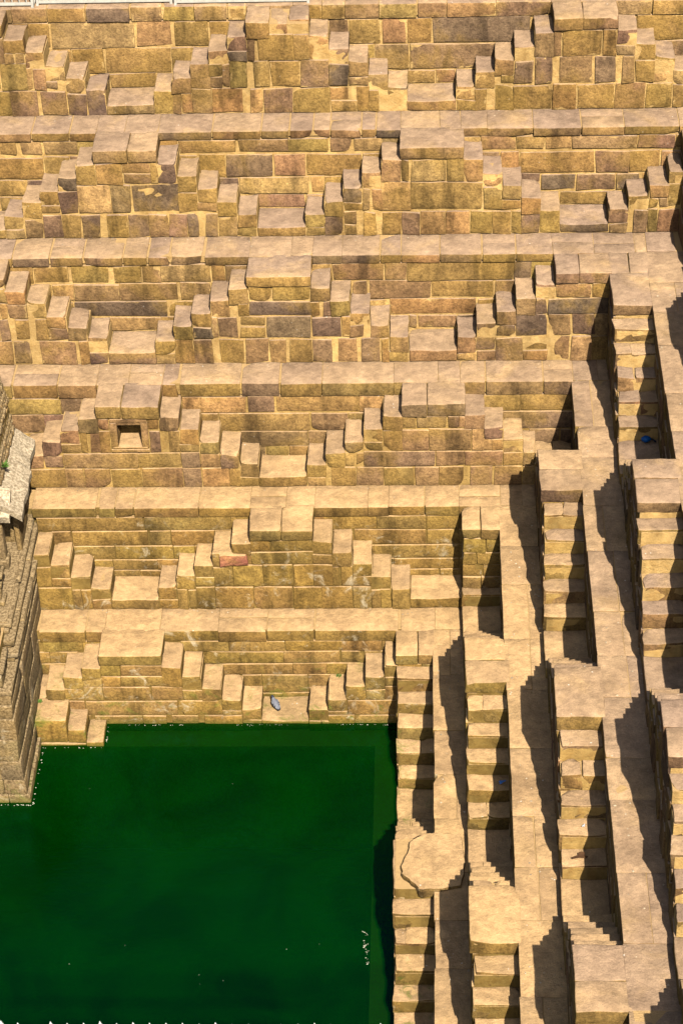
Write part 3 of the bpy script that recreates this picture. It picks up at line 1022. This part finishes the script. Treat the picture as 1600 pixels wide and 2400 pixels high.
# walls and post under the eave
stone(shrine, 'wall', (-7.2, -6.24, -2.75, BACK, -1.76, -.62), SHRINE_STONE, front_color(5), .012, .008, .2)
stone(shrine, 'pilaster', (-6.24, -6.17, -2.95, -2.20, -1.76, -.70), SHRINE_STONE, front_color(5), .012, .008, .15)
for z0, z1, w in ((-1.76, -1.60, .13), (-1.60, -.92, .095), (-.92, -.84, .12), (-.84, -.72, .15)):
    stone(shrine, 'post', (-6.42 - w, -6.42 + w, -3.28 - w, -3.28 + w, z0, z1), SHRINE_STONE, (.30, .2, .09, 0), .02, .006, .12)
# miniature pillar standing on the plinth edge
for z0, z1, w in ((-1.49, -1.40, .12), (-1.40, -1.18, .075), (-1.18, -1.10, .10), (-1.10, -.98, .065), (-.98, -.90, .13), (-.90, -.84, .10)):
    stone(shrine, 'miniature_pillar', (-6.35 - w, -6.35 + w, -4.15 - w, -4.15 + w, z0 - .27, z1 - .27), SHRINE_STONE, (.33, .23, .09, 0), .02, .008, .1)
# sloping eave slabs


def eave(rows, name):
    rng = random.Random(len(rows))
    v, f = [], []
    n, mcols = len(rows), len(rows[0])
    for lay, dz in ((0, 0.0), (1, -.10)):
        for r in rows:
            for (x, y, z) in r:
                d = noise.noise_vector(Vector((x, y, z)) * 5) * .012 + noise.noise_vector(Vector((x, y, z)) * 17) * .005
                v.append((x + d.x, y + d.y, z + dz + d.z))
    q = n * mcols
    for i in range(n - 1):
        for j in range(mcols - 1):
            a, b2, c2, d2 = i * mcols + j, i * mcols + j + 1, (i + 1) * mcols + j + 1, (i + 1) * mcols + j
            f.append((a, b2, c2, d2))
            f.append((q + d2, q + c2, q + b2, q + a))
    rim = [i * mcols for i in range(n)] + [(n - 1) * mcols + j for j in range(1, mcols)] + [i * mcols + mcols - 1 for i in range(n - 2, -1, -1)] + [j for j in range(mcols - 2, 0, -1)]
    for a, b2 in zip(rim, rim[1:] + rim[:1]):
        f.append((a, b2, q + b2, q + a))
    add_mesh(name, [tuple(Vector(x) - Vector(shrine.location)) for x in v], f, EAVE, shrine, shrine.location, color=(.40, .33, .22, 0))


EAVE = stone_material('weathered_eave_stone', pale=((.28, .21, .13), (.62, .50, .34)))
rows = []
for i in range(25):
    y = lerp(-1.55, -3.46, i / 24)
    o = .012 * math.sin(i * .9) + (.03 if i > 9 else -.02)
    rows.append([(lerp(-6.40, -6.02 + o, j / 7), y, lerp(-.44, -.72, (j / 7) ** 1.1)) for j in range(8)])
eave(rows, 'eave_slab')
rows = []
for i in range(9):
    x = lerp(-7.2, -6.16, i / 8)
    rows.append([(x, lerp(-3.16, -3.50, j / 5), lerp(-.43, -.70, j / 5)) for j in range(6)])
eave(rows, 'eave_slab')
# little stepped tower of carved courses
TWR = [(-.46, -6.30, -3.08), (-.28, -6.33, -2.98), (-.12, -6.36, -2.86), (.04, -6.34, -2.80), (.18, -6.37, -2.66), (.32, -6.39, -2.52), (.46, -6.42, -2.40), (.60, -6.47, -2.25)]
for i, (z0, xr, yf) in enumerate(TWR):
    z1 = TWR[i + 1][0] if i + 1 < len(TWR) else z0 + .14
    y = yf
    while y < -1.62:
        w = random.uniform(.12, .17)
        for lay in ((z0, lerp(z0, z1, .62), 0), (lerp(z0, z1, .66), z1, .022)):
            stone(shrine, 'carved_block', (xr - .2, xr - lay[2], y + .006, min(y + w, -1.6) - .006, lay[0] + .004, lay[1] - .002), SHRINE_STONE, (.42, .31, .17, 0) if random.random() < .6 else front_color(4, 0), .018, .007, .1, .006, .2, most=3)
        y += w
    x = xr - .2
    while x > -6.8:
        w = random.uniform(.12, .17)
        stone(shrine, 'carved_block', (x - w + .006, x - .006, yf, yf + .22, z0 + .004, z1 - .004), SHRINE_STONE, (.42, .31, .17, 0), .018, .007, .1, .006, .2, most=3)
        x -= w
m = MB()
m.box(-7.0, -6.48, -2.3, -1.64, -.5, .70)
m.box(-7.0, -6.36, -2.95, -1.66, -.5, -.02)
m.build('core', MORTAR, shrine, (-6.7, -2.3, 0), color=(.3, .2, .06, 1))

# tuft growing out of the tower
LEAF = plain('fresh_leaf', (.075, .15, .02), .6, var=.3)
m = MB()
rng = random.Random(3)
for i in range(26):
    a = rng.uniform(0, 6.28)
    b0 = Vector((-6.285, -2.85, -.28))
    tip = b0 + Vector((math.cos(a) * rng.uniform(.03, .10) + .03, math.sin(a) * rng.uniform(.03, .1) - .03, rng.uniform(.03, .14)))
    sd_ = Vector((-math.sin(a), math.cos(a), 0)) * rng.uniform(.008, .014)
    mid = b0.lerp(tip, .55) + Vector((0, 0, .02))
    k0 = len(m.v)
    m.v += [tuple(b0), tuple(mid + sd_), tuple(tip), tuple(mid - sd_), tuple(mid + Vector((0, 0, .006)))]
    m.f += [(k0, k0 + 1, k0 + 4), (k0 + 1, k0 + 2, k0 + 4), (k0 + 2, k0 + 3, k0 + 4), (k0 + 3, k0, k0 + 4)]
g = empty('small_plant', (-6.285, -2.85, -.28), 'bright green tuft sprouting from the carved shrine roof', 'plant')
m.build('leaves', LEAF, g, (-6.285, -2.85, -.28))

# ------------------------------------------------------------------ scum along the waterline, flakes on the water
def flakes(name, pts, label):
    m = MB()
    rng = random.Random(11)
    for x, y, r in pts:
        k0 = len(m.v)
        n = 6
        a0 = rng.uniform(0, 6)
        for i in range(n):
            q = r * rng.uniform(.6, 1.3)
            m.v.append((x + math.cos(a0 + i * 6.283 / n) * q * 1.3, y + math.sin(a0 + i * 6.283 / n) * q, WATER_Z + .003))
        m.v.append((x, y, WATER_Z + .003 + r * .5))
        for i in range(n):
            m.f.append((k0 + i, k0 + (i + 1) % n, k0 + n))
    tag(m.build(name, FOAM), label, None, None, 'stuff')


rng = random.Random(21)
pts = []
for i in range(90):
    x = rng.uniform(-5.0, -.56)
    if noise.noise(Vector((x * 1.3, 3, 1))) > -.1:
        pts.append((x, -3.865 - abs(rng.gauss(0, .012)), rng.uniform(.003, .008)))
for i in range(14):
    pts.append((rng.uniform(-6.0, -5.05), -4.37 - abs(rng.gauss(0, .012)), rng.uniform(.003, .008)))
for i in range(10):
    pts.append((-5.005 + abs(rng.gauss(0, .01)), rng.uniform(-4.33, -3.9), rng.uniform(.003, .009)))
for i in range(18):
    pts.append((-5.955 + abs(rng.gauss(0, .012)), rng.uniform(-5.6, -4.4), rng.uniform(.004, .011)))
for i in range(20):
    x = rng.uniform(-6.5, -5.98)
    pts.append((x, -5.60 - abs(rng.gauss(0, .01)), rng.uniform(.004, .010)))
flakes('scum_line', pts, 'pale scum specks strung along the waterline')
pts = []
for i in range(30):
    f = rng.random()
    pts.append((lerp(-.99, -.90, f) + rng.gauss(0, .022), lerp(-8.05, -8.75, f) + rng.gauss(0, .03), rng.uniform(.003, .011)))
for i in range(9):
    pts.append((rng.uniform(-6, -.8), rng.uniform(-9.5, -4.2), rng.uniform(.003, .006)))
flakes('floating_flakes', pts, 'white flakes drifting on the green water')

# ------------------------------------------------------------------ pigeon
def pigeon(loc, ang):
    root = empty('pigeon', loc, 'grey pigeon standing on the wet landing at the water edge', 'pigeon')
    gm, nt = new_mat('pigeon_plumage')
    T = NT(nt)
    out = T.n('ShaderNodeOutputMaterial')
    bs = T.n('ShaderNodeBsdfPrincipled')
    T.link(bs.outputs[0], out.inputs[0])
    tc = T.n('ShaderNodeTexCoord').outputs['Object']
    s = T.sep(tc)
    col = T.mix(T.noise(tc, 40, 3), (.11, .115, .14), (.21, .215, .25))
    col = T.mix(T.ramp(s[0], .085, .10), col, (.018, .020, .034))              # dark head and neck
    col = T.mix(T.ramp(s[0], -.17, -.185), col, (.015, .015, .02))             # tail band
    T.link(col, bs.inputs['Base Color'])
    bs.inputs['Roughness'].default_value = .7
    ca, sa = math.cos(ang), math.sin(ang)

    def R_(p):
        return (p[0] * ca - p[1] * sa, p[0] * sa + p[1] * ca, p[2])
    prof = [(-.20, .012, .030, .075), (-.16, .012, .036, .078), (-.11, .026, .045, .09), (-.06, .045, .058, .10), (0.0, .056, .066, .11), (.05, .054, .060, .12),
            (.085, .040, .042, .145), (.105, .030, .030, .17), (.118, .027, .027, .19), (.135, .026, .026, .20), (.152, .018, .018, .20), (.165, .006, .006, .195), (.185, .003, .003, .188)]
    rings = []
    for x, hz, wy, zc in prof:
        rings.append([(x, math.cos(a) * wy, zc + math.sin(a) * hz) for a in [i * 6.2832 / 12 for i in range(12)]])
    m = MB()
    m.loft(rings)
    body = m.build('body', gm, root, loc, smooth=True)
    body.location = (0, 0, 0)
    for v, q in zip(body.data.vertices, m.v):
        v.co = q
    body.rotation_euler = (0, 0, ang)
    wing, nt = new_mat('pigeon_wing')
    T = NT(nt)
    out = T.n('ShaderNodeOutputMaterial')
    bs = T.n('ShaderNodeBsdfPrincipled')
    T.link(bs.outputs[0], out.inputs[0])
    tc = T.n('ShaderNodeTexCoord').outputs['Object']
    sx = T.sep(tc)[0]
    col = T.mix(T.noise(tc, 50, 3), (.16, .165, .19), (.32, .325, .35))
    for c in (-.055, -.105):
        col = T.mix(T.ramp(T.math('ABSOLUTE', T.math('SUBTRACT', sx, c)), .009, .013, 1.0, 0.0), col, (.015, .015, .02))
    col = T.mix(T.ramp(sx, -.165, -.18), col, (.03, .03, .04))
    T.link(col, bs.inputs['Base Color'])
    bs.inputs['Roughness'].default_value = .75
    for sgn in (-1, 1):
        m = MB()
        rings = []
        for x, w, h, yo, zc in ((.06, .008, .02, .058, .125), (.02, .012, .045, .066, .12), (-.04, .012, .048, .062, .112), (-.11, .010, .034, .050, .10), (-.17, .008, .018, .034, .09), (-.215, .003, .006, .022, .082)):
            rings.append([(x, sgn * (yo + math.cos(a) * w), zc + math.sin(a) * h) for a in [i * 6.2832 / 8 for i in range(8)]])
        m.loft(rings)
        wob = add_mesh('wing', m.v, m.f, wing, root, loc, True)
        wob.rotation_euler = (0, 0, ang)
        bar = MB()
        bar.loft([[(-.05 + dx, sgn * (.075 + math.cos(a) * .003), .108 + math.sin(a) * .034) for a in [i * 6.2832 / 8 for i in range(8)]] for dx in (-.008, .008)])
        bo = add_mesh('wing_bar', bar.v, bar.f, plain('pigeon_dark', (.04, .04, .055), .7), root, loc, True)
        bo.rotation_euler = (0, 0, ang)
        leg = MB()
        leg.tube([(0.0, sgn * .025, .065), (.005, sgn * .026, .03), (0.0, sgn * .027, .004)], .006, 6)
        for da in (-.5, 0, .5):
            leg.tube([(0, sgn * .027, .005), (.035 * math.cos(da), sgn * .027 + .035 * math.sin(da), .004)], [.005, .003], 5)
        lo = add_mesh('leg', leg.v, leg.f, plain('pigeon_leg', (.42, .12, .09), .6), root, loc, True)
        lo.rotation_euler = (0, 0, ang)
    bk = MB()
    bk.tube([(.160, 0, .197), (.185, 0, .188)], [.007, .001], 6)
    o = add_mesh('beak', bk.v, bk.f, plain('beak', (.08, .07, .06), .5), root, loc, True)
    o.rotation_euler = (0, 0, ang)


pigeon((-2.44, -3.52, -4.432), math.radians(118))

bpy.data.objects['pigeon'].scale = (.74, .74, .74)
# ------------------------------------------------------------------ things lying on the steps
BLUE = plain('blue_plastic', (.003, .085, .30), .45, var=.3, scale=18, bump=.01)
t = empty('blue_bag', (3.07, -3.02, .235), 'crumpled blue plastic bag left on a shaded landing', 'bag')
rings = []
for i in range(9):
    f = i / 8
    r = .13 * math.sin(math.pi * (f * .86 + .07)) ** .7
    rings.append([(-.11 + f * .22, math.cos(a) * r * (.72 + .12 * noise.noise(Vector((f * 4, a, 1)))), .075 + math.sin(a) * r * .58 * (1 + .25 * noise.noise(Vector((a * 1.4, f * 5, 4))))) for a in [q * 6.2832 / 14 for q in range(14)]])
m = MB()
m.loft(rings)
t.scale = (.62, .62, .62)
add_mesh('bag_body', m.v, m.f, BLUE, t, t.location, True)
m = MB()
m.tube([(.10, 0, .08), (.16, -.01, .07), (.21, -.03, .03), (.24, -.04, .012)], [.03, .018, .026, .01], 8)
add_mesh('knotted_end', m.v, m.f, plain('dark_cloth', (.012, .02, .03), .8), t, t.location, True)


def leaf(name, loc, r, col, label, cat, seed, ang):
    rng = random.Random(seed)
    n = 14
    v, f = [], []
    for lay in (0.004, 0.012):
        for i in range(n):
            a = i * 6.2832 / n
            q = r * (1 + .45 * math.sin(a * 3 + seed) + rng.uniform(-.15, .15))
            x, y = math.cos(a) * q * 1.5, math.sin(a) * q * .8
            v.append((x * math.cos(ang) - y * math.sin(ang), x * math.sin(ang) + y * math.cos(ang), lay + .3 * q * abs(math.sin(a)) * .4))
    v += [(0, 0, .004), (0, 0, .012)]
    for i in range(n):
        j = (i + 1) % n
        f += [(i, j, n + j, n + i), (n + i, n + j, 2 * n + 1), (j, i, 2 * n)]
    tag(add_mesh(name, v, f, plain(name + '_surface', col, .8, var=.3), None, loc), label, cat)


leaf('dead_leaf', (1.81, -9.90, -1.118), .055, (.085, .04, .016), 'curled brown dead leaf on a step of the sunny flight', 'leaf', 4, .2)
leaf('paper_scrap', (.93, -7.25, -2.425), .03, (.10, .25, .62), 'light blue scrap of paper in the shade of a step', 'scrap', 2, .5)
leaf('paper_scrap', (1.86, -9.60, -.886), .016, (.55, .56, .58), 'pale grey paper scrap on a shaded step below the cracked tread', 'scrap', 7, 1.0)

# ------------------------------------------------------------------ barrier on the top ledge
RAIL = plain('barrier_paint', (.50, .47, .40), .5, var=.12)
for pi, (xa, xb, y, dy, lab) in enumerate(((-7.4, -5.985, 2.315, .0, 'short white barrier panel standing at the far left of the top ledge'), (-5.955, -3.88, 2.375, -.05, 'long white barrier panel beside the short one on the top ledge'), (-3.85, -1.80, 2.325, .02, 'white barrier panel nearest the rough platform on the top ledge'))):
    t = empty('barrier', (xa, y, 4.605), lab, 'barrier', 'barrier panels along the top ledge')
    m = MB()
    m.box(xa, xb, y - .018, y + .018, 4.632, 4.668)
    m.build('bottom_rail', RAIL, t, (xa, y, 4.605))
    m = MB()
    m.box(xa, xb, y - .018, y + .018, 5.55, 5.59)
    m.build('top_rail', RAIL, t, (xa, y, 4.605))
    for x in (xa + .02, xb - .02):
        m = MB()
        m.box(x - .02, x + .02, y - .022, y + .022, 4.60, 5.62)
        m.box(x - .02, x + .02, y - .04, y + .22, 4.60, 4.63)
        m.build('post', RAIL, t, (xa, y, 4.605))
    n = int((xb - xa) / .103)
    m = MB()
    m.tube([(0, 0, 4.66), (0, 0, 5.56)], .009, 6)
    first = None
    for i in range(1, n):
        x = lerp(xa, xb, i / n)
        if first is None:
            first = m.build('bar', RAIL, t, (0, 0, 4.605))
            o = first
        else:
            o = first.copy()
            COL.objects.link(o)
            o.parent = t
        o.location = (x - xa, 0, 0)

# ------------------------------------------------------------------ spiked railing below the camera
A0, A1 = Vector((-2.35 * 12 / 13, -21.868 + .63, 10.075 - .0)), None
t0 = Vector(CAM)
L0 = t0 + (Vector((-2.354, -21.868, 10.075)) - t0) * (12 / 13)
L1 = t0 + (Vector((1.342, -21.786, 9.953)) - t0) * (12 / 13)
ax = (L1 - L0).normalized()
t = empty('spiked_railing', (L0.x, L0.y, L0.z - 1.1), 'white spiked iron railing whose tips edge into the bottom of the view', 'railing')
sp = 12.05 * 37.3 / 5436.0
nn = int((L1 - L0).length / sp)
m = MB()
m.loft([[(math.cos(a) * r, math.sin(a) * r, z) for a in [math.pi / 4 + i * math.pi / 2 for i in range(4)]] for r, z in ((.009, -1.1), (.009, -.085), (.019, -.07), (.017, -.045), (.0015, 0.0))])
first = None
rng = random.Random(8)
for i in range(-1, nn + 2):
    if i == 2:
        continue
    p = L0 + ax * (i * sp)
    if first is None:
        first = add_mesh('picket', m.v, m.f, WHITE, t, (0, 0, 0))
        o = first
    else:
        o = first.copy()
        COL.objects.link(o)
        o.parent = t
    o.location = p - t.location + Vector((0, 0, rng.uniform(-.042, -.024)))
for dz in (-.55, -1.0):
    m = MB()
    q0, q1 = L0 - ax * .2, L1 + ax * .2
    m.tube([q0 + Vector((0, 0, dz)), q1 + Vector((0, 0, dz))], .016, 6)
    m.build('rail', WHITE, t, tuple(t.location))
m = MB()
m.box(-4.5, 4.0, -24.5, L0.y + .03, L0.z - 1.35, L0.z - 1.09)
tag(m.build('balcony', MORTAR, color=(.4, .28, .12, 1)), kind='structure')


# ------------------------------------------------------------------ grit and small weeds on the ledges
def blob(m, x, y, z, r, rng):
    k0 = len(m.v)
    for dx, dy, dz in ((1, 0, .3), (0, 1, .3), (-1, 0, .3), (0, -1, .3), (0, 0, 1)):
        q = r * rng.uniform(.6, 1.3)
        m.v.append((x + dx * q, y + dy * q, z + dz * q * .8 - r * .2))
    m.f += [(k0, k0 + 1, k0 + 4), (k0 + 1, k0 + 2, k0 + 4), (k0 + 2, k0 + 3, k0 + 4), (k0 + 3, k0, k0 + 4)]


rng = random.Random(77)
m = MB()
for k in range(2, 7):
    for i in range(120):
        y = rng.uniform(-13.0, YB[k])
        x = XR[k] + abs(rng.gauss(0, .22)) if rng.random() < .5 else XR[k - 1] - D - abs(rng.gauss(0, .12))
        if XR[k] < x < XR[k - 1] - D:
            blob(m, x, y, ZL[k], rng.choice((.006, .008, .012, .018)), rng)
    for i in range(50):
        x = rng.uniform(-6.0, XR[k])
        blob(m, x, YB[k - 1] - D - abs(rng.gauss(0, .10)) - .01, ZL[k], rng.choice((.006, .009, .014)), rng)
tag(m.build('grit', plain('grit_stone', (.42, .33, .22), .9, var=.6, scale=3.0)), 'loose grit and crumbs of stone on the ledges', None, None, 'stuff')
for x, y, z, lab in ((-6.0, -3.90, -3.98, 'tiny green weed beside the small steps at the plinth'), (-1.45, -3.30, -4.00, 'tiny green weed in a joint above the pool landing')):
    m = MB()
    for i in range(16):
        a = rng.uniform(0, 6.28)
        b0 = Vector((x, y, z))
        tip = b0 + Vector((math.cos(a) * .05, math.sin(a) * .05 - .015, rng.uniform(.01, .06)))
        s_ = Vector((-math.sin(a), math.cos(a), 0)) * .008
        mid = b0.lerp(tip, .55) + Vector((0, 0, .012))
        k0 = len(m.v)
        m.v += [tuple(b0), tuple(mid + s_), tuple(tip), tuple(mid - s_), tuple(mid + Vector((0, 0, .005)))]
        m.f += [(k0, k0 + 1, k0 + 4), (k0 + 1, k0 + 2, k0 + 4), (k0 + 2, k0 + 3, k0 + 4), (k0 + 3, k0, k0 + 4)]
    g = empty('weed', (x, y, z), lab, 'weed')
    m.build('leaves', LEAF, g, (x, y, z))
